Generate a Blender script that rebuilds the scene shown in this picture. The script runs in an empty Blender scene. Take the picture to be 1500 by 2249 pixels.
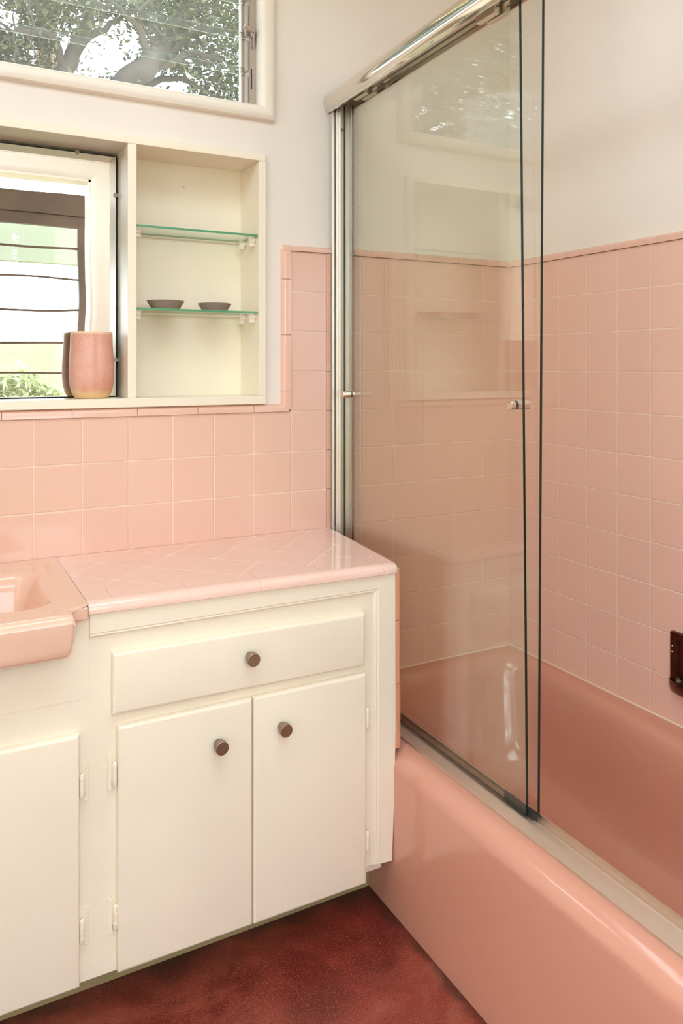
import bpy, bmesh, math, random
from mathutils import Vector, Matrix, noise
random.seed(7)
S = bpy.context.scene
COL = S.collection
PI = math.pi
P = 0.108                      # tile pitch
EYE = 1.252
CAM = Vector((-1.6243, -1.9025, EYE))

# ------------------------------------------------------------------ materials
def lin(c):
    if isinstance(c, str):
        c = c.lstrip('#'); c = [int(c[i:i+2], 16)/255 for i in (0, 2, 4)]
    return tuple((v/12.92 if v <= .04045 else ((v+.055)/1.055)**2.4) for v in c) + (1,)

class NT:
    def __init__(s, name):
        s.m = bpy.data.materials.new(name); s.m.use_nodes = True
        s.t = s.m.node_tree; s.t.nodes.clear()
        s.out = s.t.nodes.new('ShaderNodeOutputMaterial')
    def n(s, typ, **kw):
        nd = s.t.nodes.new('ShaderNode'+typ)
        for k, v in kw.items():
            if k.startswith('i_'):
                key = k[2:].replace('_', ' ')
                nd.inputs[int(key) if key.isdigit() else key].default_value = v
            else: setattr(nd, k, v)
        return nd
    def l(s, a, b): s.t.links.new(a, b)
    def math(s, op, a, b=None, c=None):
        nd = s.n('Math', operation=op)
        for i, v in enumerate((a, b, c)):
            if v is None: continue
            if isinstance(v, (int, float)): nd.inputs[i].default_value = v
            else: s.l(v, nd.inputs[i])
        return nd.outputs[0]
    def mix(s, fac, a, b, bt='MIX'):
        nd = s.n('Mix', data_type='RGBA', blend_type=bt)
        for idx, v in ((0, fac), (6, a), (7, b)):
            if isinstance(v, (int, float, tuple)): nd.inputs[idx].default_value = v
            else: s.l(v, nd.inputs[idx])
        return nd.outputs[2]
    def ramp(s, fac, a, b, sm=True):
        nd = s.n('MapRange', interpolation_type='SMOOTHSTEP' if sm else 'LINEAR')
        s.l(fac, nd.inputs[0]); nd.inputs[1].default_value = a; nd.inputs[2].default_value = b
        return nd.outputs[0]
    def noise(s, scale, detail=3, rough=.5, vec=None, dist=0):
        nd = s.n('TexNoise', i_Scale=scale, i_Detail=detail, i_Roughness=rough, i_Distortion=dist)
        s.l(vec if vec else s.obj(), nd.inputs[0]); return nd.outputs[0]
    def obj(s):
        if not hasattr(s, '_o'): s._o = s.n('TexCoord').outputs['Object']
        return s._o
    def scaled(s, v):
        nd = s.n('Mapping', i_Scale=v); s.l(s.obj(), nd.inputs[0]); return nd.outputs[0]
    def bsdf(s, **kw):
        nd = s.n('BsdfPrincipled', **kw); s.l(nd.outputs[0], s.out.inputs[0]); return nd
    def bump(s, h, strength, dist, b):
        nd = s.n('Bump', i_Strength=strength, i_Distance=dist); s.l(h, nd.inputs['Height'])
        s.l(nd.outputs[0], b.inputs['Normal'])

def paint(name, col, rough=.5, amt=.03, bump=.12, scale=60, stain=None, coat=0):
    t = NT(name); c = lin(col)
    n1 = t.noise(3.2, 3)
    n2 = t.noise(scale, 4)
    dk = tuple(v*(1-amt*2.2) for v in c[:3]) + (1,)
    cc = t.mix(t.ramp(n1, .3, .7), dk, c)
    if stain:
        sc, lo, hi, sm = stain
        cc = t.mix(t.math('MULTIPLY', t.ramp(t.noise(sm, 5, .65), lo, hi), .5), cc, lin(sc))
    b = t.bsdf(i_Roughness=rough)
    b.inputs['Coat Weight'].default_value = coat
    b.inputs['Coat Roughness'].default_value = .2
    t.l(cc, b.inputs['Base Color'])
    t.bump(n2, bump, .002, b)
    return t.m

def metal(name, col, rough, brushed=None, bump=0):
    t = NT(name)
    b = t.bsdf(i_Metallic=1.0, i_Roughness=rough)
    b.inputs['Base Color'].default_value = lin(col)
    n1 = t.noise(1, 3, .5, t.scaled(brushed or (25, 25, 25)))
    rr = t.math('ADD', t.math('MULTIPLY', n1, rough*.5), rough*.75)
    t.l(rr, b.inputs['Roughness'])
    if bump: t.bump(n1, bump, .001, b)
    return t.m

def tile(name, col, grout, u, v, u0, v0, p=P, rough=.12, gw=.0006, var=.014, diag=False, only_v=False, bmp=1.0):
    t = NT(name)
    sep = t.n('SeparateXYZ'); t.l(t.obj(), sep.inputs[0])
    ax = {'x': sep.outputs[0], 'y': sep.outputs[1], 'z': sep.outputs[2]}
    U, V = ax[u], ax[v]
    if diag:
        a = t.math('MULTIPLY', t.math('ADD', U, V), .70711)
        bb = t.math('MULTIPLY', t.math('SUBTRACT', U, V), .70711)
        U, V = a, bb
    U = t.math('SUBTRACT', U, u0); V = t.math('SUBTRACT', V, v0)
    wob = t.math('MULTIPLY', t.math('SUBTRACT', t.noise(14, 2), .5), .0012)
    du = t.math('PINGPONG', t.math('ADD', U, wob), p/2); dv = t.math('PINGPONG', t.math('ADD', V, wob), p/2)
    d = dv if only_v else t.math('MINIMUM', du, dv)
    mask = t.ramp(d, gw, gw+.0006)
    hgt = t.ramp(d, gw*.6, gw+.0025)
    cu = t.math('FLOOR', t.math('DIVIDE', U, p)); cv = t.math('FLOOR', t.math('DIVIDE', V, p))
    cb = t.n('CombineXYZ'); t.l(cu, cb.inputs[0]); t.l(cv, cb.inputs[1])
    wn = t.n('TexWhiteNoise', noise_dimensions='3D'); t.l(cb.outputs[0], wn.inputs[0])
    c = lin(col)
    lo = tuple(x*(1-var) for x in c[:3]) + (1,); hi = tuple(min(1, x*(1+var)) for x in c[:3]) + (1,)
    tc = t.mix(wn.outputs[0], lo, hi)
    tc = t.mix(t.math('MULTIPLY', t.noise(40, 4), .10), tc, tuple(x*.82 for x in c[:3]) + (1,))
    gc = t.mix(t.ramp(t.noise(9, 4), .35, .75), lin(grout), tuple(x*.86 for x in lin(grout)[:3]) + (1,))
    b = t.bsdf()
    t.l(t.mix(mask, gc, tc), b.inputs['Base Color'])
    r = t.n('MapRange'); t.l(mask, r.inputs[0]); r.inputs[3].default_value = .75; r.inputs[4].default_value = rough
    t.l(r.outputs[0], b.inputs['Roughness'])
    # every tile leans a hair, so reflections break at the joints
    tilt = t.math('MULTIPLY', t.math('MULTIPLY', t.math('SUBTRACT', wn.outputs[0], .5), t.math('PINGPONG', U, p)), .004)
    hh = t.math('ADD', t.math('MULTIPLY', hgt, .0007), t.math('ADD', tilt, t.math('MULTIPLY', t.noise(26, 2), .00035)))
    bp = t.n('Bump', i_Strength=bmp, i_Distance=1.0); t.l(hh, bp.inputs['Height']); t.l(bp.outputs[0], b.inputs['Normal'])
    return t.m

def glaze(name, col, rough=.1, var=.04, wav=.15, nscale=5):
    t = NT(name); c = lin(col)
    cc = t.mix(t.ramp(t.noise(nscale, 3), .3, .7), tuple(x*(1-var) for x in c[:3]) + (1,), c)
    b = t.bsdf(i_Roughness=rough)
    t.l(cc, b.inputs['Base Color'])
    t.bump(t.noise(18, 2), wav, .001, b)
    return t.m

def clear(name, tint, dirt=0.0, dirtcol='#C8C4B4', gloss=1.0):
    t = NT(name)
    tr = t.n('BsdfTransparent'); tr.inputs[0].default_value = tint + (1,)
    gl = t.n('BsdfGlossy'); gl.inputs['Roughness'].default_value = .0
    gl.inputs[0].default_value = (gloss, gloss, gloss, 1)
    lw = t.n('LayerWeight'); lw.inputs[0].default_value = .5
    fr = t.math('ADD', t.math('MULTIPLY', t.math('POWER', lw.outputs['Facing'], 5), .95), .04)
    mx = t.n('MixShader'); t.l(fr, mx.inputs[0]); t.l(tr.outputs[0], mx.inputs[1]); t.l(gl.outputs[0], mx.inputs[2])
    last = mx
    if dirt:
        df = t.n('BsdfDiffuse'); df.inputs[0].default_value = lin(dirtcol)
        tl = t.n('BsdfTranslucent'); tl.inputs[0].default_value = lin(dirtcol)
        ds = t.n('MixShader'); ds.inputs[0].default_value = .5
        t.l(df.outputs[0], ds.inputs[1]); t.l(tl.outputs[0], ds.inputs[2])
        m2 = t.n('MixShader')
        f = t.math('MULTIPLY', t.ramp(t.noise(5, 4), .2, .8), dirt)
        t.l(t.math('ADD', f, dirt*.5), m2.inputs[0]); t.l(mx.outputs[0], m2.inputs[1]); t.l(ds.outputs[0], m2.inputs[2])
        last = m2
    t.l(last.outputs[0], t.out.inputs[0])
    return t.m

M = {}
M['wall'] = paint('wall_paint', '#EDE3DA', .6, .02, .10, 45)
M['wallr'] = paint('shower_wall_paint', '#F1E5DC', .6, .02, .10, 45)
M['ceil'] = paint('ceiling_paint', '#F2EEE6', .7)
M['white'] = paint('cream_enamel', '#F3E8D4', .33, .02, .25, 90)
M['trimw'] = paint('window_enamel', '#ECE1D4', .33, .02, .18, 70)
M['toe'] = paint('olive_beige_board', '#A8966A', .6, .08)
M['tileb'] = tile('pink_wall_tile', '#E8BFAD', '#F3DAC0', 'x', 'z', 0, 1.2358)
M['tiler'] = tile('pink_shower_tile', '#ECC1B1', '#F5DFCA', 'y', 'z', 0, 1.2358)
M['tilec'] = tile('pink_counter_tile', '#F0CBBE', '#FAE8D6', 'x', 'y', -1.541*.70711, -1.012*.70711, p=.16*.70711, diag=True, rough=.09, gw=.0005, bmp=.45)
M['glz'] = glaze('pink_trim_glaze', '#E8BCA8', .12, .05)
M['glzc'] = glaze('counter_trim_glaze', '#F0CCBE', .1, .04)
M['sidet'] = glaze('pink_side_glaze', '#D99B7C', .18)
M['grout'] = paint('grout', '#F2DCC6', .85, .05)
M['tub'] = glaze('pink_tub_enamel', '#D69A84', .13, .03, .05, 2)
M['sink'] = glaze('pink_sink_enamel', '#E8C0AA', .08, .03, .05, 3)
M['chrome'] = metal('chrome', '#E4DCD2', .06)
M['alu'] = metal('satin_aluminium', '#E6E0D6', .40, (8, 8, 2))
M['track'] = metal('worn_track_metal', '#DCC8B8', .48, (60, 2, 60))
M['agedalu'] = metal('aged_aluminium', '#BDB0A5', .55, (30, 30, 6), .4)
M['nickel'] = metal('brushed_nickel', '#9A8A76', .34, (60, 60, 60))
M['dark'] = paint('dark_gap', '#1A1512', .7)
M['blackr'] = paint('black_rubber', '#22231F', .5)
M['dish'] = metal('dark_chrome', '#6E544C', .24, (20, 20, 20), .2)
M['glass'] = clear('shower_glass', (.968, .978, .955))
M['gedge'] = glaze('green_glass_edge', '#16281F', .15)
M['shelfg'] = clear('shelf_glass', (.93, .97, .93))
M['shelfe'] = glaze('pale_green_glass_edge', '#5C9C74', .15)
M['louv'] = clear('louver_glass', (.90, .92, .92), .07, '#B8B4AA')
M['louve'] = glaze('grey_louver_edge', '#7E8A80', .3)
M['doorg'] = clear('plain_pane', (.97, .98, .96))
M['plastic'] = paint('white_plastic', '#F2E6D8', .35, .01)
M['wood'] = paint('brown_stained_wood', '#584234', .5, .15, .3, 30)
M['bark'] = paint('bark', '#4A3F36', .9, .2, .8, 20)
M['bark2'] = paint('pale_bark', '#B08C70', .9, .2, .8, 12)
M['bowl'] = paint('grey_stone', '#958679', .75, .08, .6, 180)

def leafmat(name, a, b):
    t = NT(name)
    g = t.n('NewGeometry')
    c = t.mix(g.outputs['Random Per Island'], lin(a), lin(b))
    d = t.n('BsdfDiffuse'); tl = t.n('BsdfTranslucent'); t.l(c, d.inputs[0]); t.l(c, tl.inputs[0])
    m = t.n('MixShader'); m.inputs[0].default_value = .28
    t.l(d.outputs[0], m.inputs[1]); t.l(tl.outputs[0], m.inputs[2]); t.l(m.outputs[0], t.out.inputs[0])
    return t.m
M['leaf'] = leafmat('oak_leaves', '#33362A', '#6E7052')
M['shrub'] = leafmat('pale_shrub', '#A3A884', '#B6BA98')

def mirror_mat():
    t = NT('old_mirror_silver'); b = t.bsdf(i_Metallic=1.0, i_Roughness=.0)
    b.inputs['Base Color'].default_value = (.93, .93, .88, 1)
    t.bump(t.noise(1, 1, .3, t.scaled((3.5, 3.5, 6))), .02, .02, b)
    return t.m
M['mirror'] = mirror_mat()

def vase_mat():
    t = NT('speckled_pink_glaze')
    sep = t.n('SeparateXYZ'); t.l(t.obj(), sep.inputs[0])
    z = sep.outputs[2]
    n = t.noise(22, 5, .65)
    pink = t.mix(t.ramp(t.noise(12, 5, .6), .35, .65), lin('#DEA898'), lin('#D4937E'))
    pink = t.mix(t.math('MULTIPLY', t.ramp(t.noise(330, 2), .52, .66), .55), pink, lin('#E9C0A2'))
    zz = t.math('ADD', z, t.math('MULTIPLY', t.math('SUBTRACT', n, .5), .035))
    cream = t.ramp(zz, .026, .010)
    c = t.mix(cream, pink, lin('#E3C08C'))
    c = t.mix(t.ramp(t.math('ADD', z, t.math('MULTIPLY', n, .006)), .156, .163), c, lin('#EDC9A4'))
    b = t.bsdf(i_Roughness=.38); t.l(c, b.inputs['Base Color']); t.bump(n, .25, .002, b)
    return t.m
M['vase'] = vase_mat()

def floor_mat():
    t = NT('oxblood_floor')
    a = t.noise(3.6, 8, .62, None, .6); b2 = t.noise(1.7, 4, .5); c2 = t.noise(60, 5, .7); d = t.noise(420, 2)
    base = t.mix(t.ramp(b2, .35, .65), lin('#822A22'), lin('#944A3A'))
    base = t.mix(t.ramp(a, .42, .62), lin('#641C17'), base)
    base = t.mix(t.math('MULTIPLY', t.ramp(a, .60, .72), .45), base, lin('#B0705E'))
    base = t.mix(t.math('MULTIPLY', t.ramp(c2, .58, .72), .45), base, lin('#33120F'))
    base = t.mix(t.math('MULTIPLY', t.ramp(d, .56, .68), .6), base, lin('#C08468'))
    vor = t.n('TexVoronoi', i_Scale=36); t.l(t.obj(), vor.inputs[0])
    base = t.mix(t.math('MULTIPLY', t.ramp(vor.outputs[0], .10, .04), .7), base, lin('#1E0C0A'))
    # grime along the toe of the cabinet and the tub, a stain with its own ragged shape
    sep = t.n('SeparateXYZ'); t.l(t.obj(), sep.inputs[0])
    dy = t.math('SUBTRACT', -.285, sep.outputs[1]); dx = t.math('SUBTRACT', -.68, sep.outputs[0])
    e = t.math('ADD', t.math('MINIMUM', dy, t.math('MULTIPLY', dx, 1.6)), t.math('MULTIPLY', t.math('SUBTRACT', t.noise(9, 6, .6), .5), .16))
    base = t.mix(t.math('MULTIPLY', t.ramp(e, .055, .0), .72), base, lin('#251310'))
    b = t.bsdf(); t.l(base, b.inputs['Base Color'])
    t.l(t.math('ADD', t.math('MULTIPLY', a, .3), .22), b.inputs['Roughness'])
    t.bump(t.math('ADD', c2, d), .35, .002, b)
    return t.m
M['floor'] = floor_mat()
M['ground'] = paint('pale_ground', '#B9B48E', .9, .1)
M['sage'] = paint('sage_paint', '#80836F', .6, .04)
M['extw'] = paint('pale_garden_wall', '#8C9074', .9, .05)

M['tub'].node_tree.nodes['Principled BSDF'].inputs['Specular IOR Level'].default_value = .8
# ------------------------------------------------------------------ mesh helpers
class MB:
    def __init__(s): s.bm = bmesh.new()
    def face(s, vs, mi=0):
        f = s.bm.faces.new([v if isinstance(v, bmesh.types.BMVert) else s.bm.verts.new(v) for v in vs]); f.material_index = mi; return f
    def box(s, x0, x1, y0, y1, z0, z1, mi=0, mside=None):
        v = [s.bm.verts.new((x, y, z)) for x in (x0, x1) for y in (y0, y1) for z in (z0, z1)]
        for idx, k in (((0, 1, 3, 2), 'x'), ((4, 6, 7, 5), 'x'), ((0, 4, 5, 1), 'y'), ((2, 3, 7, 6), 'y'), ((0, 2, 6, 4), 'z'), ((1, 5, 7, 3), 'z')):
            f = s.bm.faces.new([v[i] for i in idx]); f.material_index = mside.get(k, mi) if mside else mi
        return s
    def prism(s, pts, axis, a, b, mi=0):
        def mk(p, t):
            return {'x': (t, p[0], p[1]), 'y': (p[0], t, p[1]), 'z': (p[0], p[1], t)}[axis]
        A = [s.bm.verts.new(mk(p, a)) for p in pts]; B = [s.bm.verts.new(mk(p, b)) for p in pts]
        n = len(pts)
        fs = [s.bm.faces.new(A[::-1]), s.bm.faces.new(B)]
        for i in range(n): fs.append(s.bm.faces.new((A[i], A[(i+1) % n], B[(i+1) % n], B[i])))
        for f in fs: f.material_index = mi
        return s
    def rings(s, rs, close=True, cap0=False, cap1=False, mi=0):
        R = [[s.bm.verts.new(p) for p in r] for r in rs]
        n = len(R[0])
        for a, b in zip(R, R[1:]):
            for i in range(n if close else n-1):
                f = s.bm.faces.new((a[i], a[(i+1) % n], b[(i+1) % n], b[i])); f.material_index = mi
        if cap0: s.bm.faces.new(R[0][::-1]).material_index = mi
        if cap1: s.bm.faces.new(R[-1]).material_index = mi
        return R
    def tube(s, path, radii, seg=12, mi=0):
        rs = []
        pts = [Vector(p) for p in path]
        if isinstance(radii, (int, float)): radii = [radii]*len(pts)
        up = None
        for i, p in enumerate(pts):
            t = (pts[min(i+1, len(pts)-1)] - pts[max(i-1, 0)]).normalized()
            if up is None:
                up = Vector((0, 0, 1)) if abs(t.z) < .9 else Vector((1, 0, 0))
            a = t.cross(up).normalized(); b = a.cross(t).normalized(); up = b
            rs.append([p + (a*math.cos(2*PI*k/seg) + b*math.sin(2*PI*k/seg))*radii[i] for k in range(seg)])
        s.rings(rs, True, True, True, mi); return s
    def lathe(s, prof, c, axis='z', seg=40, mi=0, cap0=True, cap1=True):
        rs = []
        for r, h in prof:
            ring = []
            for k in range(seg):
                a = 2*PI*k/seg; u, w = r*math.cos(a), r*math.sin(a)
                ring.append({'z': (c[0]+u, c[1]+w, c[2]+h), 'y': (c[0]+u, c[1]+h, c[2]+w), 'x': (c[0]+h, c[1]+u, c[2]+w)}[axis])
            rs.append(ring)
        s.rings(rs, True, cap0, cap1, mi); return s
    def warp(s, fn):
        for v in s.bm.verts: v.co = Vector(fn(v.co))
        return s
    def build(s, name, mats, parent=None, bevel=0, seg=2, smooth=True, angle=35, loc=None, subsurf=0, merge=False):
        if merge: bmesh.ops.remove_doubles(s.bm, verts=s.bm.verts, dist=1e-5)
        bmesh.ops.recalc_face_normals(s.bm, faces=s.bm.faces)
        me = bpy.data.meshes.new(name); s.bm.to_mesh(me); s.bm.free()
        if not isinstance(mats, (list, tuple)): mats = [mats]
        for m in mats: me.materials.append(M[m] if isinstance(m, str) else m)
        if smooth:
            for p in me.polygons: p.use_smooth = True
            me.set_sharp_from_angle(angle=math.radians(angle))
        o = bpy.data.objects.new(name, me); COL.objects.link(o)
        if bevel:
            b = o.modifiers.new('bevel', 'BEVEL'); b.width = bevel; b.segments = seg; b.limit_method = 'ANGLE'
            b.angle_limit = math.radians(40); b.harden_normals = True
        if subsurf:
            q = o.modifiers.new('sub', 'SUBSURF'); q.levels = subsurf; q.render_levels = subsurf
        if parent:
            o.parent = parent
            o.matrix_parent_inverse = Matrix.Translation(parent.location).inverted() if parent.type == 'EMPTY' else Matrix.Identity(4)
        if loc: o.location = loc
        return o

def box(name, mat, parent, x0, x1, y0, y1, z0, z1, bevel=0, seg=2):
    return MB().box(x0, x1, y0, y1, z0, z1).build(name, mat, parent, bevel, seg)
def tag(o, label=None, cat=None, group=None, kind=None):
    if label: o['label'] = label
    if cat: o['category'] = cat
    if group: o['group'] = group
    if kind: o['kind'] = kind
    return o
def thing(name, label, cat, loc, group=None, kind=None):
    o = bpy.data.objects.new(name, None); o.location = loc; o.empty_display_size = .05; COL.objects.link(o)
    return tag(o, label, cat, group, kind)
def struct(o, label=None): return tag(o, label, None, None, 'structure')
def tee(o, rx=0, ry=0, rz=0, about=(0, 0, 0)):      # turn an object a little about a point
    a = Vector(about)
    o.data.transform(Matrix.Translation(a) @ Matrix.Rotation(ry, 4, 'Y') @ Matrix.Rotation(rx, 4, 'X') @ Matrix.Rotation(rz, 4, 'Z') @ Matrix.Translation(-a))
    return o

# ------------------------------------------------------------------ room shell
WX = -2.42      # left wall face
CEIL = 2.62
WIN = (-2.25, -.842, 1.938, 2.50)          # x0, x1, z0, z1
REC = (-2.16, -.832, 1.153, 1.808)
m = MB(); y0, y1 = .008, .16
m.box(WX-.1, .12, y0, y1, 0, REC[2])
m.box(WX-.1, REC[0], y0, y1, REC[2], REC[3]); m.box(REC[1], .12, y0, y1, REC[2], REC[3])
m.box(REC[0], REC[1], .14, y1, REC[2], REC[3])
m.box(WX-.1, .12, y0, y1, REC[3], WIN[2])
m.box(WX-.1, WIN[0], y0, y1, WIN[2], WIN[3]); m.box(WIN[1], .12, y0, y1, WIN[2], WIN[3])
m.box(WX-.1, .12, y0, y1, WIN[3], CEIL)
struct(m.build('wall_back', 'wall', smooth=False, merge=True), 'cream painted wall above the pink tile, holding the window and cabinet')
struct(MB().box(.008, .12, -2.27, .008, 0, CEIL).build('wall_right', 'wallr', smooth=False), 'cream wall above the pink tile along the bathtub')
LW = (-1.95, -.50, 2.13, 2.565)           # clerestory added in the left wall to light the right wall: y0, y1, z0, z1
m = MB()
m.box(WX-.1, WX, -2.27, LW[0], 0, CEIL); m.box(WX-.1, WX, LW[1], .008, 0, CEIL); m.box(WX-.1, WX, LW[0], LW[1], 0, LW[2]); m.box(WX-.1, WX, LW[0], LW[1], LW[3], CEIL)
struct(m.build('wall_left', 'wall', smooth=False), 'cream painted wall left of the sink')
DO = (-2.12, -.845, 2.235)                  # doorway x0, x1, head
m = MB(); y0, y1 = -2.27, -2.15
m.box(WX, DO[0], y0, y1, 0, CEIL); m.box(DO[1], -.70, y0, y1, 0, CEIL); m.box(DO[0], DO[1], y0, y1, DO[2], CEIL)
m.box(-.70, .008, y0, -1.53, 0, CEIL)
struct(m.build('wall_front', 'wall', smooth=False), 'cream wall around the wide doorway opposite the mirror')
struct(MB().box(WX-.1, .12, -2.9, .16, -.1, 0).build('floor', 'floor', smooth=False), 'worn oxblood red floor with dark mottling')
SK = (-1.80, -.75, -1.72, -.94)            # skylight added in the unseen ceiling for light from above
m = MB(); a, b = CEIL, CEIL+.1
m.box(WX-.1, SK[0], -3.1, .16, a, b); m.box(SK[1], .12, -3.1, .16, a, b); m.box(SK[0], SK[1], -3.1, SK[2], a, b); m.box(SK[0], SK[1], SK[3], .16, a, b)
struct(m.build('ceiling', 'ceil', smooth=False), 'pale ceiling with an opening for the added skylight')
sl = thing('added_skylight', 'unseen skylight added to the pale ceiling for top light', None, (-1.25, -1.25, CEIL), kind='structure')
box('pane', 'doorg', sl, SK[0], SK[1], SK[2], SK[3], CEIL+.09, CEIL+.094)

# tile fields
Z0, ZC = .372, 1.5598
m = MB()
m.box(WX, -.757, 0, .0079, .79, 1.1278)
m.box(-.757, -.649, 0, .0079, .79, ZC)
struct(m.build('trim_1', 'tileb', smooth=False), 'pink tile wainscot behind the counter and sink')
struct(MB().box(-.628, 0, 0, .0079, Z0-.02, ZC).build('trim_2', 'tileb', smooth=False), 'pink tile on the end wall of the bathtub alcove')
struct(MB().box(0, .0079, -1.53, 0, Z0-.02, ZC).build('trim_3', 'tiler', smooth=False), 'pink tile on the long wall beside the bathtub')
# bullnose cap tiles: quarter-round pieces with joints
def cap_prof(n=7, w=.020, t=.013):
    # o = distance from the field, d = distance off the painted wall (y=.008 -> 0.0)
    pr = [(0, 0), (0, t)]
    for k in range(1, n+1):
        a = PI/2*k/n
        pr.append((w-t*.95 + t*.95*math.sin(a), t*math.cos(a)))
    return pr
def caps(m, runs):
    for place, a, b, step, first in runs:
        t = a; sgn = 1 if b > a else -1; nxt = a + sgn*first
        while abs(b-t) > 1e-4:
            e = nxt if (b-nxt)*sgn > 0 else b
            A = [place(t + sgn*.0006, o, d) for o, d in cap_prof()]; B = [place(e - sgn*.0006, o, d) for o, d in cap_prof()]
            m.rings([A, B], True, True, True)
            t = e; nxt = e + sgn*step
m = MB()
zb = 1.1278
caps(m, [(lambda t, o, d: (t, .008-d, zb+.001+o), -.764, WX, .152, .10)])
struct(m.build('trim_4', 'glz', bevel=0), 'pink bullnose tiles under the wall cabinet')
m = MB()
caps(m, [(lambda t, o, d: (-.757-.001-o*1.25, .008-d, t), zb+.006, ZC+.004, .150, .05),
         (lambda t, o, d: (t, .008-d, ZC+.001+o*.8), -.778, -.632, .152, .1456),
         (lambda t, o, d: (-.648+o*.85, .008-d, t), .80, ZC, .108, .0038)])
# rounded corner piece
c = (-.758, .008, ZC+.001)
R = []
for k in range(9):
    a = PI/2*k/8
    R.append([(c[0]-o*1.2*math.cos(a)-.0, .008-d, c[2]+o*.85*math.sin(a)) for o, d in cap_prof()])
m.rings(R, True, True, True)
c2 = (-.758, .008, zb+.006)
struct(m.build('trim_5', 'glz'), 'pink bullnose tiles framing the tile column right of the wall cabinet')
m = MB()
caps(m, [(lambda t, o, d: (t, .008-d, ZC+.001+o), -.586, -.006, .152, .08)])
struct(m.build('trim_6', 'glz'), 'pink bullnose tiles capping the alcove end wall')
m = MB()
caps(m, [(lambda t, o, d: (.008-d, t, ZC+.001+o), -.004, -1.52, .152, .10)])
struct(m.build('trim_7', 'glz'), 'pink bullnose tiles capping the long shower wall')
m = MB()                                             # bead of grout where tile meets tub
m.tube([(-.62, -.003, Z0+.002), (-.3, -.003, Z0+.0025), (-.005, -.004, Z0+.002)], .0030, 8)
m.tube([(-.003, -.004, Z0+.002), (-.003, -.7, Z0+.001), (-.003, -1.52, Z0+.002)], .0030, 8)
struct(m.build('trim_8', 'grout'), 'cream grout bead along the back of the bathtub')

# ------------------------------------------------------------------ window with glass louvers
w = thing('window_1', 'high louvered window with a white casing over the wall cabinet', None, (-1.5, .0, 1.94), kind='structure')
xo, xi, zb_, zt = WIN
def loopframe(prof, x0, x1, z0, z1, name, mat, parent, yf, bevel=0):
    # closed mitred frame round an opening: prof = (outward offset, y)
    m = MB(); rs = []
    for cx, cz, sx, sz in ((x0, z0, -1, -1), (x1, z0, 1, -1), (x1, z1, 1, 1), (x0, z1, -1, 1), (x0, z0, -1, -1)):
        rs.append([(cx+sx*o, y, cz+sz*o) for o, y in prof])
    m.rings(rs, True); 
    return m.build(name, mat, parent, bevel, merge=True, angle=30)
loopframe([(0, .010), (0, -.001), (.003, -.005), (.010, -.0085), (.022, -.0115), (.030, -.011), (.035, -.008), (.0385, -.001), (.0385, .010)], xo, xi, zb_, zt, 'casing', 'trimw', w, 0)
m = MB()
for a in ((xo, xi, .008, .16, zb_-.001, zb_+.002), (xo, xi, .008, .16, zt-.002, zt+.001), (xo-.001, xo+.002, .008, .16, zb_, zt), (xi-.002, xi+.001, .008, .16, zb_, zt)):
    m.box(*a)
m.build('jamb', 'trimw', w)
m = MB()
m.box(xi-.018, xi-.002, .036, .078, zb_+.002, zt-.002)
m.box(xo+.002, xo+.018, .036, .078, zb_+.002, zt-.002)
m.box(xi-.0215, xi-.0185, .034, .060, zb_+.002, zt-.002)
m.build('side_channel', 'agedalu', w, .0012)
m = MB()
m.box(xo+.02, xi-.02, .05, .075, zb_+.002, zb_+.009); m.box(xo+.02, xi-.02, .05, .075, zt-.02, zt-.002)
m.build('rail', 'agedalu', w, .001)
box('slot', 'dark', w, xi-.0148, xi-.0118, .0352, .0375, 1.99, 2.045)
PITCH, BLH = .0945, .1105
nb = 5
for k in range(nb):
    zc = 1.9545-.004 + PITCH*k
    m = MB()
    m.box(xo+.024, xi-.030, -.0025, .0025, 0, BLH, 0, {'x': 1, 'z': 1})
    b = m.build('louver', ['louv', 'louve'], w, smooth=False)
    ang = math.radians(5)
    b.data.transform(Matrix.Translation((0, .060, zc-.012)) @ Matrix.Rotation(ang, 4, 'X'))
    m = MB()
    m.box(xi-.037, xi-.024, .050, .0562, zc-.010, zc+PITCH-.016)
    m.box(xi-.030, xi-.0225, .034, .046, zc-.008, zc+PITCH-.022)
    m.box(xi-.036, xi-.026, .047, .052, zc+PITCH-.016, zc+PITCH-.0125)
    m.build('louver_clip', 'agedalu', w, .0008)
m = MB()
m.tube([(xi-.040, .020, 2.148), (xi-.012, .020, 2.139)], .0062, 14)
m.tube([(xi-.013, .020, 2.139), (xi-.013, .036, 2.128)], .004, 8)
m.prism([(.022, 2.135), (.034, 2.140), (.034, 2.095), (.028, 2.10)], 'x', xi-.012, xi-.0095)
m.build('latch', 'agedalu', w, .0006)

# ------------------------------------------------------------------ doorway and brown glazed screen seen in the mirror
d = thing('door_1', 'wide doorway with a pale casing opposite the mirror', None, (-1.48, -2.15, 0), kind='structure')
pr = [(0, -2.16), (0, -2.149), (.012, -2.140), (.03, -2.132), (.05, -2.134), (.075, -2.128), (.09, -2.130), (.095, -2.14), (.095, -2.16)]
m = MB(); rs = []
for cx, cz, sx, sz in ((DO[0], 0, -1, 0), (DO[0], DO[2], -1, 1), (DO[1], DO[2], 1, 1), (DO[1], 0, 1, 0)):
    rs.append([(cx+sx*o, y, cz+sz*o) for o, y in pr])
m.rings(rs, True, True, True); m.build('casing', 'trimw', d, angle=30)
m = MB(); m.box(DO[0]-.001, DO[0]+.012, -2.27, -2.15, 0, DO[2]); m.box(DO[1]-.012, DO[1]+.001, -2.27, -2.15, 0, DO[2]); m.box(DO[0], DO[1], -2.27, -2.15, DO[2]-.012, DO[2]+.001)
m.build('jamb', 'trimw', d)
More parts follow.
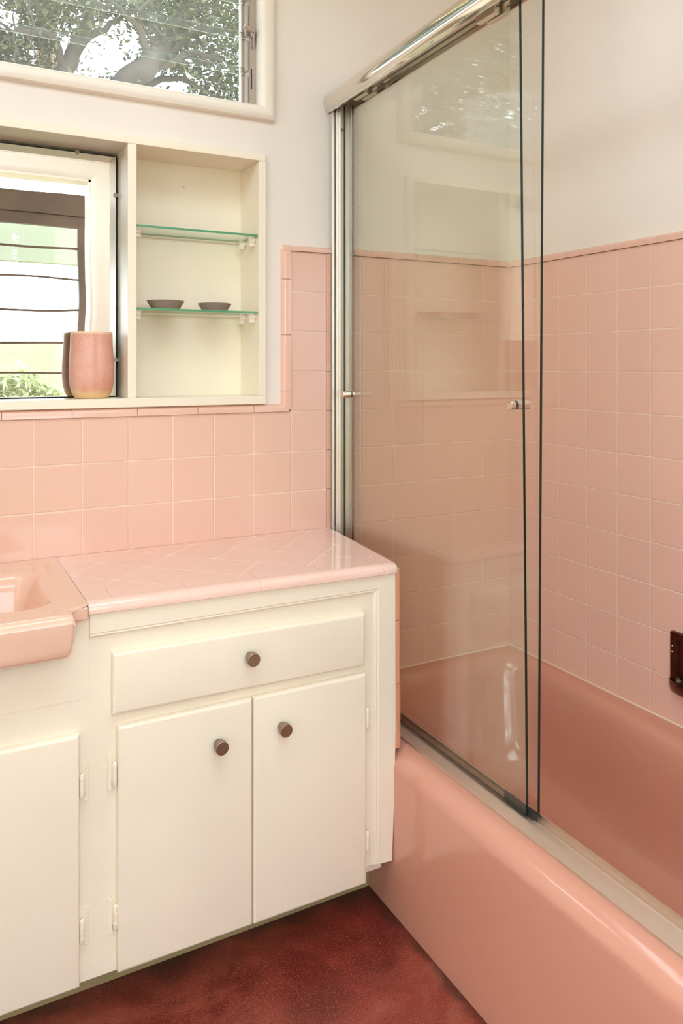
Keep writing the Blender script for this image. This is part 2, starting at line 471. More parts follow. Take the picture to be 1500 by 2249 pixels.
s2 = thing('window_2', 'brown framed glazed screen with thin cross bars beyond the doorway', None, (-1.5, -2.75, 0), kind='structure')
yb, yf = -2.79, -2.75
box('header', 'wood', s2, -2.6, -.700, yb-.01, yf+.012, 2.150, 2.268, .004)
m = MB()
m.box(-.812, -.725, yb, yf, 0, 2.15); m.box(-2.5, -2.4, yb, yf, 0, 2.15); m.box(-2.4, -.812, yb, yf, 2.085, 2.15); m.box(-2.4, -.812, yb, yf, 0, .16)
m.box(-1.71, -1.65, yb, yf, .16, 2.085)
m.build('frame', 'wood', s2, .003)
for k in range(10):
    z = 1.955-.187*k
    box('cross_bar', 'wood', s2, -2.4, -.812, yb+.012, yf-.012, z-.006, z+.006)
box('pane', 'doorg', s2, -2.4, -.812, -2.772, -2.768, .16, 2.085)

w3 = thing('added_clerestory', 'long unseen clerestory window added high in the left wall for side light', None, (WX, -1.2, 1.1), kind='structure')
m = MB()
for a in ((LW[0]-.05, LW[0]+.03, LW[2]-.05, LW[3]+.04), (LW[1]-.03, LW[1]+.05, LW[2]-.05, LW[3]+.04), (LW[0], LW[1], LW[2]-.05, LW[2]+.03), (LW[0], LW[1], LW[3]-.03, LW[3]+.04)):
    m.box(WX-.06, WX+.015, a[0], a[1], a[2], a[3])
m.build('casing', 'trimw', w3, .002)
box('pane', 'doorg', w3, WX-.05, WX-.046, LW[0]+.02, LW[1]-.02, LW[2]+.02, LW[3]-.02)
# ------------------------------------------------------------------ wall cabinet, recessed
wc = thing('wall_cabinet', 'white recessed wall cabinet with open shelves beside a mirror', 'cabinet', (-1.4, 0, 1.15))
F = -.006; BK = .136
def zt_(x): return 1.8065
m = MB(); m.box(REC[0], -.831, F, BK, 1.1505, 1.1722); m.build('bottom_board', 'white', wc, .0018)
m = MB(); m.box(REC[0], -.831, F, BK, 1.7905, 1.8085); m.build('top_board', 'white', wc, .0018)
m = MB(); m.box(-.850, -.8305, F+.0006, BK, 1.1722, 1.7905); m.build('side_board', 'white', wc, .0015)
m = MB(); m.box(-2.159, -2.14, F+.0006, BK, 1.1722, 1.7905); m.build('side_board', 'white', wc, .0015)
m = MB(); m.box(-1.1915, -1.1700, F+.0006, BK, 1.1722, 1.7905); m.build('divider', 'white', wc, .0015)
m = MB(); m.box(REC[0], -.832, .130, .1365, 1.155, 1.805); m.build('back_panel', 'white', wc)
def nail():
    m = MB(); p = at(404, 411, .1298); m.lathe([(.0016, 0), (.0012, -.0012), (.0004, -.0015)], (p.x, .1302, p.z), 'y', 10); m.build('nail_head', 'dark', wc)
# shelf supports: little white plastic brackets under each shelf
sup0 = None
for zs in (1.5915, 1.3885):
    for x, sx in ((-.8505, -1), (-1.1695, 1)):
        for y in (.026, .098):
            if sup0 is None or True:
                m = MB()
                m.lathe([(.0078, 0), (.0078, .004), (.0066, .005), (.0066, .0155), (.005, .0165)], (0, 0, 0), 'x', 18)
                m.box(.001, .0165, -.0035, .0035, -.0145, -.005); m.box(.003, .017, -.008, .006, .0045, .0078)
                if sx < 0: m.warp(lambda c: (-c.x, c.y, c.z))
                m.warp(lambda c: (c.x+x, c.y+y, c.z+zs-.0078))
                m.build('shelf_support', 'plastic', wc, .0008)
for z, lab in ((1.5915, 'empty green-edged glass shelf, upper of the two in the wall cabinet'), (1.3885, 'green-edged glass shelf holding two grey bowls in the wall cabinet')):
    o = MB().box(-1.1685, -.8515, .0015, .121, z, z+.0058, 0, {'x': 1, 'y': 1}).build('glass_shelf', ['shelfg', 'shelfe'], None, .0007)
    tag(o, lab, 'shelf', 'glass shelves in the wall cabinet')
# mirror
mr = thing('mirror', 'old frameless mirror clipped into the left bay of the wall cabinet', 'mirror', (-1.6, .1, 1.175))
MX1 = -1.1975
MB().box(-2.13, MX1, .100, .104, 1.1755, 1.7800, 1, {'y': 0}).build('mirror_glass', ['mirror', 'blackr'], mr)
MB().box(-2.135, MX1+.0028, .1035, .1295, 1.1735, 1.7835).build('backing_board', 'dark', mr)
for cx, cz, a in ((MX1-.001, 1.6835, 0), (MX1-.001, 1.2665, 0), (-1.292, 1.7795, 1)):
    m = MB(); m.lathe([(.0055, -.003), (.0055, -.0005), (.004, 0)], (cx, .100, cz), 'y', 16, cap0=True)
    m.box(cx-(.002 if a == 0 else .004), cx+(.007 if a == 0 else .004), .0975, .1035, cz-.004, cz+(.004 if a == 0 else .006))
    m.build('mirror_clip', 'nickel', mr)

# grey bowls
def bowl():
    m = MB()
    pr = [(.0, .0), (.0335, .0), (.0475, .0215), (.0455, .0222), (.032, .0045), (.0, .0045)]
    m.lathe([(max(r, .0004), h) for r, h in pr], (0, 0, 0), 'z', 48)
    return m.build('bowl', 'bowl', None, .0006)
b1 = bowl(); b1.location = (-1.083, .052, 1.3944)
tag(b1, 'shallow flared grey stone bowl on the glass shelf, nearer the mirror', 'bowl', 'grey bowls on the glass shelf')
b2 = b1.copy(); COL.objects.link(b2); b2.location = (-.9515, .055, 1.3944); b2.scale = (.93, .93, .93)
tag(b2, 'shallow flared grey stone bowl on the glass shelf, farther from the mirror', 'bowl', 'grey bowls on the glass shelf')

# pink vase
m = MB()
prof = [(.0005, .0), (.036, .0), (.0405, .003), (.0455, .012), (.0505, .03), (.0525, .055), (.0525, .075), (.0512, .10), (.0492, .13), (.0485, .158), (.0478, .1615), (.0462, .1622), (.0448, .160), (.045, .13), (.047, .05), (.036, .012), (.0005, .008)]
rs = []
for r, h in prof:
    ring = []
    for k in range(96):
        a = 2*PI*k/96
        q = 1 - .045*math.exp(-((((a-1.5*PI+PI) % (2*PI))-PI)/.16)**2) - .03*math.exp(-((((a-.5*PI+PI) % (2*PI))-PI)/.3)**2)
        rr = r*(1+.012*math.cos(2*a))*(q if h > .02 else 1-(1-q)*h/.02)
        ring.append((rr*math.cos(a), rr*math.sin(a)*.92, h + (.0015*math.sin(a) if h > .12 else 0)))
    rs.append(ring)
m.rings(rs, True, True, True)
v = m.build('vase', 'vase', None, 0, angle=60); v.location = (-1.2665, .0475, 1.1722); v.rotation_euler.z = .12
tag(v, 'speckled pink ceramic vase standing before the mirror in the wall cabinet', 'vase')

# ------------------------------------------------------------------ vanity
FY, DF, BF = -.395, -.410, -.402
def xside(y): return -.6285 + .0345*(y/.402)            # outer face of the vanity's right side
va = thing('vanity_cabinet', 'white painted vanity cabinet with one drawer over a pair of doors', 'cabinet', (-1.3, -.2, 0))
m = MB()
# face frame boards with the openings behind doors and drawer
for a in ((-1.377, -1.290, .098, .787), (-1.290, -.772, .692, .787), (-1.290, -.772, .556, .598), (-1.290, -.772, .098, .118),
          (-.772, -.680, .126, .787), (-1.93, -1.377, .555, .787), (-1.93, -1.90, .098, .555), (-1.90, -1.377, .098, .118)):
    m.box(a[0], a[1], FY, -.376, a[2], a[3])
m.build('face_frame', 'white', va, 0, smooth=False)
m = MB()
m.box(-1.93, -.70, -.375, -.01, .098, .114); m.box(-1.93, -1.915, -.375, -.01, .114, .785); m.box(-1.345, -1.33, -.375, -.01, .114, .785)
m.box(-.715, -.70, -.375, -.01, .114, .785); m.box(-1.93, -.70, -.02, -.009, .114, .785); m.box(-1.29, -.72, -.375, -.02, .57, .58)
m.build('carcass', 'white', va)
box('toe_board', 'toe', va, -1.93, -.683, -.290, -.275, 0, .098)
# raised border board: mitred head and right stile with a cove along its inner edge
def border(path_in, path_out):
    pass
m = MB()
def brd(pts):  # pts: list of (outer xz, inner xz) stations; profile across from outer to inner
    rs = []
    for (ox, oz), (ix, iz) in pts:
        L = math.hypot(ix-ox, iz-oz)
        def at(t, y): return (ox+(ix-ox)*t, y, oz+(iz-oz)*t)
        rs.append([at(0, FY+.001), at(0, BF+.001), at(.02, BF), at(.80, BF), at(.84, BF+.0022), at(.90, BF+.0012), at(.96, BF+.003), at(1, FY+.001)])
    m.rings(rs, True, True, True)
brd([((-1.352, .787), (-1.352, .7395)), ((-.6775, .786), (-.733, .7395))])
brd([((-.6775, .786), (-.733, .7395)), ((-.6772, .60), (-.7335, .60)), ((-.6768, .42), (-.7335, .42)), ((-.679, .30), (-.7335, .30)), ((-.683, .2), (-.734, .2)), ((-.6865, .124), (-.734, .128))])
m.build('border_moulding', 'white', va, angle=25)
# plain raised panel below the sink front, lower right corner rounded
pts = [(-1.93, .789), (-1.93, .6275), (-1.365, .6275)]
for k in range(1, 6):
    a = PI/2*k/6; pts.append((-1.365+.012*math.sin(a), .6395-.012*math.cos(a)))
pts += [(-1.353, .6395), (-1.353, .789)]
MB().prism(pts, 'y', FY-.0014, FY+.004).build('apron_panel', 'white', va, .0007)
# knobs
def knob(parent, x, z):
    m = MB()
    m.lathe([(.0098, .000), (.0092, -.004), (.0098, -.008), (.0128, -.0105), (.0134, -.0125), (.0134, -.0245), (.0128, -.0252), (.0003, -.0252)], (x, DF, z), 'y', 36)
    m.build('knob', 'nickel', parent, 0, angle=40)
def slab(name, x0, x1, z0, z1, y0=DF, y1=FY-.0004, rot=0):
    # overlay front with eased, rolled edges
    m = MB()
    rs = []
    for ins, y in ((.0012, y1), (0, y1-.001), (0, y0+.0065), (.0012, y0+.003), (.004, y0+.0008), (.008, y0)):
        rs.append([(x0+ins, y, z0+ins), (x1-ins, y, z0+ins), (x1-ins, y, z1-ins), (x0+ins, y, z1-ins)])
    m.rings(rs, True, True, True)
    if rot:
        cx, cz = (x0+x1)/2, (z0+z1)/2
        m.warp(lambda c: (c.x, c.y, c.z + (c.x-cx)*rot))
    return m.build(name, 'white', va, .0008, angle=30)
dr = slab('drawer', -1.3116, -.761, .587, .704, rot=-.010)
knob(dr, -1.036, .654)
dl = slab('door', -1.302, -1.0290, .0985, .566); dl['label'] = 'left door with its knob near the middle edge'
knob(dl, -1.1035, .4905)
d2 = slab('door', -1.0270, -.7575, .0975, .566); d2['label'] = 'right door with its knob near the middle edge'
knob(d2, -.9640, .4945)
d3 = slab('door', -1.6420, -1.3710, .0985, .5685); d3['label'] = 'door under the sink'
slab('door', -1.913, -1.6455, .0985, .5685)
def hinge(door, x, z, side, leaf=True):
    # side = +1: the leaf sits right of the barrel, -1: left
    m = MB()
    yb_ = FY-.0085
    m.lathe([(.001, -.0235), (.0034, -.0225), (.0044, -.0205), (.0044, -.0105), (.0036, -.0100), (.0036, -.0092), (.0044, -.0088), (.0044, .0092), (.0036, .0097), (.0036, .0104), (.0044, .0110), (.0044, .0205), (.0034, .0225), (.001, .0235)], (x+side*.0046, yb_, z), 'z', 20)
    if leaf:
        xa = x+side*.006; xb = x+side*.0170
        pts = [(xa, z-.014), (xa+side*.003, z-.018), (xa+side*.003, z-.033), (xa+side*.0055, z-.0385), (xb-side*.003, z-.0385), (xb, z-.034), (xb, z+.034), (xb-side*.003, z+.0365),
               (xb-side*.0035, z+.040), (xa+side*.0065, z+.0405), (xa+side*.003, z+.036), (xa+side*.003, z+.021), (xa, z+.017)]
        if side < 0: pts = pts[::-1]
        m.prism(pts, 'y', FY-.0030, FY+.0005)
        for dz in (-.030, .030):
            m.lathe([(.0022, 0), (.0022, -.0010), (.001, -.0014)], ((xa+xb)/2+side*.001, FY-.0029, z+dz), 'y', 12)
        m.prism([(x+side*.004, z-.012), (x+side*.0095, z-.014), (x+side*.0095, z+.014), (x+side*.004, z+.012)][::side], 'y', FY-.0075, FY)
    m.build('hinge', 'white', door, .0004)
    box('hinge_gap', 'dark', door, x-.0001 if side > 0 else x-.0026, x+.0026 if side > 0 else x+.0001, FY-.0045, FY-.0005, z-.020, z+.010)
hinge(d3, -1.3708, .4690, 1); hinge(d3, -1.3708, .1985, 1)
hinge(dl, -1.3024, .4770, -1); hinge(dl, -1.3010, .2050, -1)
hinge(d2, -.7570, .4640, 1, False); hinge(d2, -.7570, .1880, 1, False)
# tiled right side with bullnose front pieces
m = MB()
m.prism([(-.6985, -.008), (xside(0)-.0015, -.008), (xside(-.392)-.0015, -.392), (-.6985, -.392)], 'z', .385, .786)
m.build('side_core', 'grout', va)
m = MB()
zs = [.376, .523, .669, .787]
for a, b in zip(zs, zs[1:]):
    rs = []
    for z in (a+.0007, b-.0007):
        off = .0012 if a < .4 else 0
        y = BF
        rs.append([(-.678, y+.004, z), (-.6775, y-.0005, z), (-.668+off, y-.0008, z), (-.6645+off, y+.0015, z), (-.6632+off, y+.005, z), (xside(-.36)+off, -.36, z), (xside(-.36)-.006, -.36, z)])
    m.rings(rs, True, True, True)
y = -.361
while y < -.02:
    yn = min(y+.108, -.009)
    for a, b in ((.376, .45), (.452, .558), (.560, .666), (.668, .787)):
        m.prism([(xside(y)-.004, y+.001), (xside(y), y+.001), (xside(yn), yn-.001), (xside(yn)-.004, yn-.001)], 'z', a, b-.001)
    y = yn
m.build('side_tile', 'sidet', va, .0008)

# ------------------------------------------------------------------ countertop
ct = thing('countertop', 'pink tiled countertop with diagonal tiles and rounded edge over the drawer', 'countertop', (-1, -.2, .785))
ZT = .8055; XL = -1.3553
def sag(c):
    k = (c.x+1.354)/.69; q = min(1, max(0, -c.y/.40))
    return (c.x, c.y, c.z + q*(.0035 - .0085*k))
def xin(y): return xside(y) - .040
m = MB()
pts = [(XL+.0005, -.0006), (XL+.0005, -.334), (xin(-.334)-.001, -.334), (xin(0)-.001, -.0006)]
m.prism(pts, 'z', ZT-.0030, ZT)
bmesh.ops.subdivide_edges(m.bm, edges=m.bm.edges[:], cuts=6, use_grid_fill=True)
m.warp(sag).build('tile_top', 'tilec', ct, smooth=False)
m = MB()
RR = .0175
yl = -.408+RR                                        # inner edge line of the roll
mb_ = MB()
mb_.prism([(XL, -.0005), (XL, yl), (xside(yl)-RR, yl), (xside(0)-RR, -.0005)], 'z', .7845, ZT-.0009)
q_ = .0009
pf = [(0, -q_)] + [((RR-q_)*math.sin(PI/2*k/8), -q_-(RR-q_)*(1-math.cos(PI/2*k/8))) for k in range(1, 9)] + [(RR-q_, -.0205), (0, -.0205)]
st = [((XL, yl), (0, -1)), ((xside(yl)-RR-.004, yl), (0, -1))] + [((xside(yl)-RR-.004, yl), (math.sin(PI/2*k/6), -math.cos(PI/2*k/6))) for k in range(1, 6)] + [((xside(yl)-RR, yl+.004), (1, 0)), ((xside(0)-RR, -.0006), (1, 0))]
mb_.rings([[(x+nx_*o, y+ny_*o, ZT+dz) for o, dz in pf] for (x, y), (nx_, ny_) in st], True, True, True)
mb_.warp(sag).build('base', 'grout', ct, angle=50)
prof = [(0, 0)] + [(RR*math.sin(PI/2*k/8), -RR*(1-math.cos(PI/2*k/8))) for k in range(1, 9)] + [(RR, -.0215), (RR-.002, -.0225), (0, -.0225)]
def sweep(path, z=ZT):
    rs = []
    for (x, y), (nx, ny) in path:
        rs.append([(x+nx*o, y+ny*o, z+dz) for o, dz in prof])
    m.rings(rs, True, True, True)
js = [XL+.0004, -1.3085, -1.1615, -1.0095, -.8590, -.7115]
for a, b in zip(js, js[1:]):
    n = 6
    sweep([((a+.0004+(b-a-.0008)*i/n, yl), (0, -1)) for i in range(n+1)])
    m.prism([(a+.0004, yl), (b-.0004, yl), (b-.0004, -.3342), (a+.0004, -.3342)], 'z', ZT-.004, ZT)
# corner piece
xr = xside(-.39)-RR; cr = .010
path = [((js[-1]+.0004, yl), (0, -1)), ((xr-cr, yl), (0, -1))]
cc_ = (xr-cr, yl+cr)
for k in range(1, 7):
    a = -PI/2 + PI/2*k/6
    path.append(((cc_[0]+cr*math.cos(a), cc_[1]+cr*math.sin(a)), (math.cos(a), math.sin(a))))
path.append(((xside(-.336)-RR, -.336), (1, 0)))
sweep(path)
m.prism([(js[-1]+.0004, yl)] + [p[0] for p in path[1:]] + [(js[-1]+.0004, -.3352)], 'z', ZT-.004, ZT)
ys = [-.3345, -.185, -.034, -.0008]
for a, b in zip(ys, ys[1:]):
    sweep([((xside(a+(b-a)*i/4)-RR, a+.0007+(b-a-.0014)*i/4), (1, 0)) for i in range(5)])
    m.prism([(xin(a)+.001, a+.0007), (xside(a)-RR, a+.0007), (xside(b)-RR, b-.0007), (xin(b)+.001, b-.0007)], 'z', ZT-.004, ZT)
m.warp(sag).build('edge_trim', 'glzc', ct, angle=40)

# ------------------------------------------------------------------ sink
sk = thing('sink', 'pink enamelled sink with a deep front apron left of the counter', 'sink', (-1.62, -.2, .70))
SX0, SX1 = -1.886, -1.3560
BX0, BX1, BY0, BY1 = -1.835, -1.412, -.372, -.100
def rr_sd(x, y, x0, x1, y0, y1, r):
    cx, cy = (x0+x1)/2, (y0+y1)/2; hx, hy = (x1-x0)/2-r, (y1-y0)/2-r
    dx, dy = abs(x-cx)-hx, abs(y-cy)-hy
    return math.hypot(max(dx, 0), max(dy, 0)) + min(max(dx, dy), 0) - r
def sm(t): t = max(0, min(1, t)); return t*t*(3-2*t)
def deck(x, y):
    z = .8065
    z -= .0022*sm((rr_sd(x, y, SX0+.02, SX1-.02, -.47, -.018, .03)*-1)/.02)      # shallow dished deck inside a low lip
    s = -rr_sd(x, y, BX0, BX1, BY0, BY1, .05)
    if s > -.006:
        z -= .0030*sm((s+.006)/.006)
    if s > 0:
        z -= .115*sm(s/.058)**.8
    # front roll and side rounding
    fy = -.455
    t = (y-fy)
    if t < .016: z -= .016 - math.sqrt(max(0, .016**2-(.016-t)**2))
    return z
m = MB()
nx, ny = 150, 132
G = []
for j in range(ny+1):
    y = -.455 + (.455-.0015)*(j/ny)**1.0
    row = []
    for i in range(nx+1):
        xr_ = SX1 if y > -.4105 else -1.3865
        x = SX0+ (0 if y > -.4105 else .03) + (xr_-SX0-(0 if y > -.4105 else .03))*i/nx
        z = deck(x, y)
        e = min(x-SX0 if y > -.4105 else x-SX0-.03, xr_-x)
        if y <= -.4105 and e < .008: z -= .008-math.sqrt(max(0, .008**2-(.008-e)**2))
        row.append(m.bm.verts.new((x, y, z)))
    G.append(row)
for j in range(ny):
    for i in range(nx): m.bm.faces.new((G[j][i], G[j][i+1], G[j+1][i+1], G[j+1][i]))
m.build('basin', 'sink', sk, 0, angle=50)
# apron: front skirt, right and left returns, rounded lower corners
m = MB()
def apron_ring(z, ins, ysh):
    # open section: goes back-left -> front-left -> front-right -> back-right
    x0, x1 = SX0+.03+ins, -1.3865-ins
    r = .006
    return [(x0, -.41, z), (x0, -.455+ysh+r, z), (x0+r*.3, -.455+ysh+r*.3, z), (x0+r, -.455+ysh, z), ((x0+x1)/2, -.455+ysh, z), (x1-r, -.455+ysh, z), (x1-r*.3, -.455+ysh+r*.3, z), (x1, -.455+ysh+r, z), (x1, -.41, z)]
rs = [apron_ring(z, i, s) for z, i, s in ((.7900, .0, .0), (.786, .0, .0), (.77, .0012, .001), (.745, .0045, .0025), (.735, .0065, .0035), (.7295, .0095, .006), (.7268, .0145, .011), (.7262, .022, .02))]
m.rings(rs, False)
m.bm.verts.ensure_lookup_table()
m.box(SX0, -1.3862, -.4115, -.39, .779, .8015)
m.build('apron', 'sink', sk, 0, angle=50)
for a, b in ((-1.392, SX1), (SX0, SX0+.035)):
    MB().box(a, b, -.4118, -.388, .7785, .8035).build('side_flange', 'sink', sk, .004, 3)

# ------------------------------------------------------------------ bathtub
AX = -.682
tb = thing('bathtub', 'pink enamelled bathtub built in along the tiled wall', 'bathtub', (-.35, -.75, 0))
def rrect(x0, x1, y0, y1, r, z, n=10, extra=10):
    pts = []
    for cx, cy, a0, (nxs, nys) in ((x1-r, y1-r, 0, (x0+r, y1)), (x0+r, y1-r, PI/2, (x0, y0+r)), (x0+r, y0+r, PI, (x1-r, y0)), (x1-r, y0+r, 1.5*PI, (x1, y1-r))):
        for k in range(n+1):
            a = a0+PI/2*k/n; pts.append((cx+r*math.cos(a), cy+r*math.sin(a), z))
        px, py, _ = pts[-1]
        for k in range(1, extra):
            t = k/extra; pts.append((px+(nxs-px)*t, py+(nys-py)*t, z))
    return pts
def tubwarp(pts, amt):
    out = []
    for x, y, z in pts:
        if x > -.34: x -= amt*sm((-y-.05)/.62)*(1 if True else 0)*sm((x+.34)/.2)
        out.append((x, y, z))
    return out
Y0, Y1 = -1.528, -.0015
rs = [rrect(AX, -.002, Y0, Y1, .003, 0), rrect(AX, -.002, Y0, Y1, .003, .10), rrect(AX, -.002, Y0, Y1, .003, .26), rrect(AX, -.002, Y0, Y1, .003, .327)]
for k in range(1, 9):
    a = PI/2*k/8
    rs.append(rrect(AX+.045*(1-math.cos(a)), -.002, Y0, Y1, .003, Z0-.045+.045*math.sin(a)))
rs.append(rrect(-.615, -.006, Y0+.004, Y1-.004, .01, Z0))
inner = [(-.592, -.016, -1.47, -.026, .07, .3715, .030), (-.586, -.021, -1.463, -.033, .075, .3695, .036), (-.580, -.027, -1.455, -.042, .08, .364, .042), (-.575, -.034, -1.445, -.052, .085, .352, .045),
         (-.571, -.041, -1.435, -.062, .09, .330, .045), (-.562, -.052, -1.415, -.080, .10, .26, .04), (-.552, -.064, -1.38, -.105, .11, .18, .035), (-.540, -.08, -1.33, -.13, .12, .115, .03), (-.52, -.11, -1.28, -.165, .12, .085, .02), (-.48, -.16, -1.22, -.22, .11, .068, .01), (-.40, -.24, -1.1, -.33, .06, .062, 0)]
for x0, x1, ya, yb2, r, z, wv in inner:
    rs.append(tubwarp(rrect(x0, x1, ya, yb2, r, z), wv))
m = MB(); m.rings(rs, True, False, True)
m.build('tub_shell', 'tub', tb, 0, angle=60)

# ------------------------------------------------------------------ shower enclosure
se = thing('shower_enclosure', 'chrome header rail, wall jamb and bottom track of the shower screen', 'shower frame', (-.61, -.7, Z0))
def rise(c): return (c.x, c.y, c.z + max(0, -c.y)*.0165)
m = MB()
hp = [(-.565, 1.968), (-.565, 1.995)]
for k in range(17):
    a = PI*.42 + (PI*1.22-PI*.42)*k/16
    hp.append((-.6175 + .0365*math.cos(a), 1.979 + .0345*math.sin(a)))
hp += [(-.6475, 1.9545), (-.6425, 1.9495), (-.6385, 1.9500), (-.6385, 1.957), (-.641, 1.975), (-.632, 1.997), (-.605, 2.002), (-.575, 1.993), (-.569, 1.985), (-.569, 1.968)]
n = 12; rs = []
for k in range(n+1):
    y = .0075 - (1.535)*k/n
    rs.append([(x, y, z) for x, z in hp])
m.rings(rs, True, True, True)
m.warp(rise).build('header_rail', 'chrome', se, 0, angle=50)
m = MB()
m.box(-.6365, -.6300, -.0125, .0075, .392, 1.9515); m.box(-.6300, -.6275, -.003, .0075, .392, 1.9515)
m.box(-.6275, -.6215, -.020, .0075, .392, 1.954)
m.box(-.5885, -.586, -.030, -.001, .392, 1.965); m.box(-.6215, -.5885, -.010, -.001, .392, 1.962)
m.box(-.6215, -.6195, -.030, -.001, .392, 1.956)
m.build('wall_jamb', 'alu', se, .0007)
m = MB(); m.lathe([(.0045, 0), (.0045, -.001), (.003, -.002)], (-.605, -.010, 1.905), 'y', 14); m.build('screw', 'nickel', se)
m = MB()
tp = [(-.6352, .3722), (-.6345, .3765), (-.6325, .3775), (-.6035, .3835), (-.6005, .3850), (-.5990, .3840), (-.5990, .3800), (-.5830, .3800), (-.5830, .3895), (-.5812, .3895), (-.5812, .3765), (-.574, .3755), (-.572, .3722)]
m.rings([[(x, y, z) for x, z in tp] for y in (-.0095, -.5, -1.0, -1.527)], True, True, True)
m.build('bottom_track', 'track', se, 0, angle=25)
m = MB()
m.box(-.6028, -.5975, -.775, -.690, .3800, .4015); m.box(-.5975, -.5925, -.775, -.690, .3800, .392)
m.build('door_guide', 'blackr', se, .001)

def glass_door(name, label, x, y0, y1, lean, kn):
    g = thing(name, label, 'shower door', (x, (y0+y1)/2, .388), 'sliding glass shower doors')
    m = MB()
    zb2, zt2 = .3885, 1.966
    vs = {}
    def P_(s, yy, zz): return (x+s*.003, yy, zz)
    def ye(zz): return y0 + lean*(zz-.388)/1.5
    f = [(P_(s, ye(zb2), zb2), P_(s, y1, zb2), P_(s, y1, zt2+.0), P_(s, ye(zt2), zt2+.012)) for s in (-1, 1)]
    m.face(f[0], 0); m.face(f[1][::-1], 0)
    for i in range(4):
        j = (i+1) % 4
        m.face((f[0][i], f[0][j], f[1][j], f[1][i]), 1)
    bmesh.ops.remove_doubles(m.bm, verts=m.bm.verts, dist=1e-6)
    m.build('pane', ['glass', 'gedge'], g, smooth=False)
    for ky in (y1-.09, y0+.12):
        m = MB(); m.box(x-.007, x+.007, ky-.03, ky+.03, 1.963, 1.985+.0165*(-ky)); m.build('hanger', 'alu', g, .001)
    ky, kz, outl, inl, r = kn
    m = MB()
    m.lathe([(.001, -outl-.0005), (r-.001, -outl), (r, -outl+.001), (r, -.0035)], (x, ky, kz), 'x', 30)
    m.lathe([(r, .0035), (r, inl-.001), (r-.001, inl), (.001, inl+.0005)], (x, ky, kz), 'x', 30)
    k = m.build('knob', 'chrome', g, 0, angle=40)
    m = MB(); m.lathe([(r-.0004, -.0048), (r-.0004, -.0031)], (x, ky, kz), 'x', 24); m.lathe([(r-.0004, .0031), (r-.0004, .0048)], (x, ky, kz), 'x', 24)
    m.build('washer', 'blackr', k)
    return g
glass_door('glass_door', 'outer sliding glass door with a small knob beside the wall jamb', -.607, -.7624, -.028, .0195, (-.0605, 1.1735, .0245, .010, .0092))
glass_door('glass_door', 'inner sliding glass door with a small knob near its free edge', -.588, -.7728, -.040, -.0125, (-.704, 1.1728, .0125, .034, .0095))

# ------------------------------------------------------------------ soap dish
sd = thing('soap_dish', 'dark chrome soap dish set into the tiled shower wall', 'soap dish', (0, -.685, .45))
m = MB()
def yz(y0, y1, z0, z1, r, x, n=6):
    out = []
    for cy, cz, a0 in ((y1-r, z1-r, 0), (y0+r, z1-r, PI/2), (y0+r, z0+r, PI), (y1-r, z0+r, 1.5*PI)):
        for k in range(n+1):
            a = a0+PI/2*k/n; out.append((x, cy+r*math.cos(a), cz+r*math.sin(a)))
    return out
rs = [yz(-.766, -.6055, .457, .600, .004, .0005), yz(-.766, -.6055, .457, .600, .004, -.0085), yz(-.765, -.6065, .458, .599, .004, -.0100),
      yz(-.751, -.6205, .478, .584, .012, -.0100), yz(-.7505, -.621, .4785, .5835, .012, -.0090), yz(-.747, -.6245, .482, .580, .012, -.0012), yz(-.73, -.64, .50, .565, .01, -.0006)]
m.rings(rs, True, False, True)
m.build('plate', 'dish', sd, 0, angle=35)
m = MB()
rs = []
for k in range(13):                                   # bulging lower lip that holds the soap
    a = PI*k/12
    cy = -.6858; hw = .078
    yy = cy + hw*math.cos(a); xx = -.006-.030*math.sin(a)**.7
    rs.append([(xx+.004, yy, .486), (xx, yy, .487), (xx-.002, yy, .480), (xx+.001, yy, .462), (xx*.5, yy, .452), (-.001, yy, .451), (-.001, yy, .476)])
m.rings(rs, True, True, True)
m.build('tray', 'dish', sd, 0, angle=50)
for yy in (-.6125, -.759):
    for zz in (.565, .5505):
        m = MB(); m.lathe([(.0022, 0), (.0022, -.001), (.001, -.0018)], (-.0100, yy, zz), 'x', 10)
        m.build('screw', 'chrome', sd)

# ------------------------------------------------------------------ outside
struct(MB().box(-25, 25, -25, -2.9, -.35, -.12).box(-25, 25, .17, 30, -.35, -.12).build('ground', 'ground', smooth=False), 'sunlit pale ground outside the building')
def shrub(name, label, loc, r, n):
    m = MB()
    for i in range(n):
        a, b2 = random.uniform(0, 2*PI), math.acos(random.uniform(-.1, 1))
        d_ = Vector((math.sin(b2)*math.cos(a), math.sin(b2)*math.sin(a), math.cos(b2)))
        p = Vector((d_.x*r[0], d_.y*r[1], d_.z*r[2]))*random.uniform(.8, 1) * (1+.12*noise.noise(d_*3))
        leaf(m, p, .05)
    o = m.build(name, 'shrub', None, smooth=False); o.location = loc
    return tag(o, label, 'shrub')
fb = MB().box(-3.2, 2.0, -4.30, -4.22, 2.04, 2.34).build('garden_beam', 'sage', None, .004); tag(fb, 'pale sage green beam in the garden seen in the mirror', 'beam')
for px_ in (-3.1, -1.22, 1.9):
    MB().box(px_-.05, px_+.05, -4.31, -4.21, -.12, 2.04).build('post', 'sage', fb, .004)
def leaf(m, p, s):
    q = Matrix.Rotation(random.uniform(0, 6.28), 3, Vector((random.gauss(0, 1), random.gauss(0, 1), random.gauss(0, 1))).normalized())
    a = q @ Vector((s, 0, 0)); b = q @ Vector((0, s*.42, 0)); c = q @ Vector((0, 0, s*.12))
    vs = [m.bm.verts.new(p-a), m.bm.verts.new(p-b+c), m.bm.verts.new(p+a), m.bm.verts.new(p+b+c)]
    m.bm.faces.new(vs)
shrub('garden_shrub', 'rounded pale green shrub outside the brown glazed screen', (-.98, -5.2, -.1), (.75, .5, 1.36), 5000)
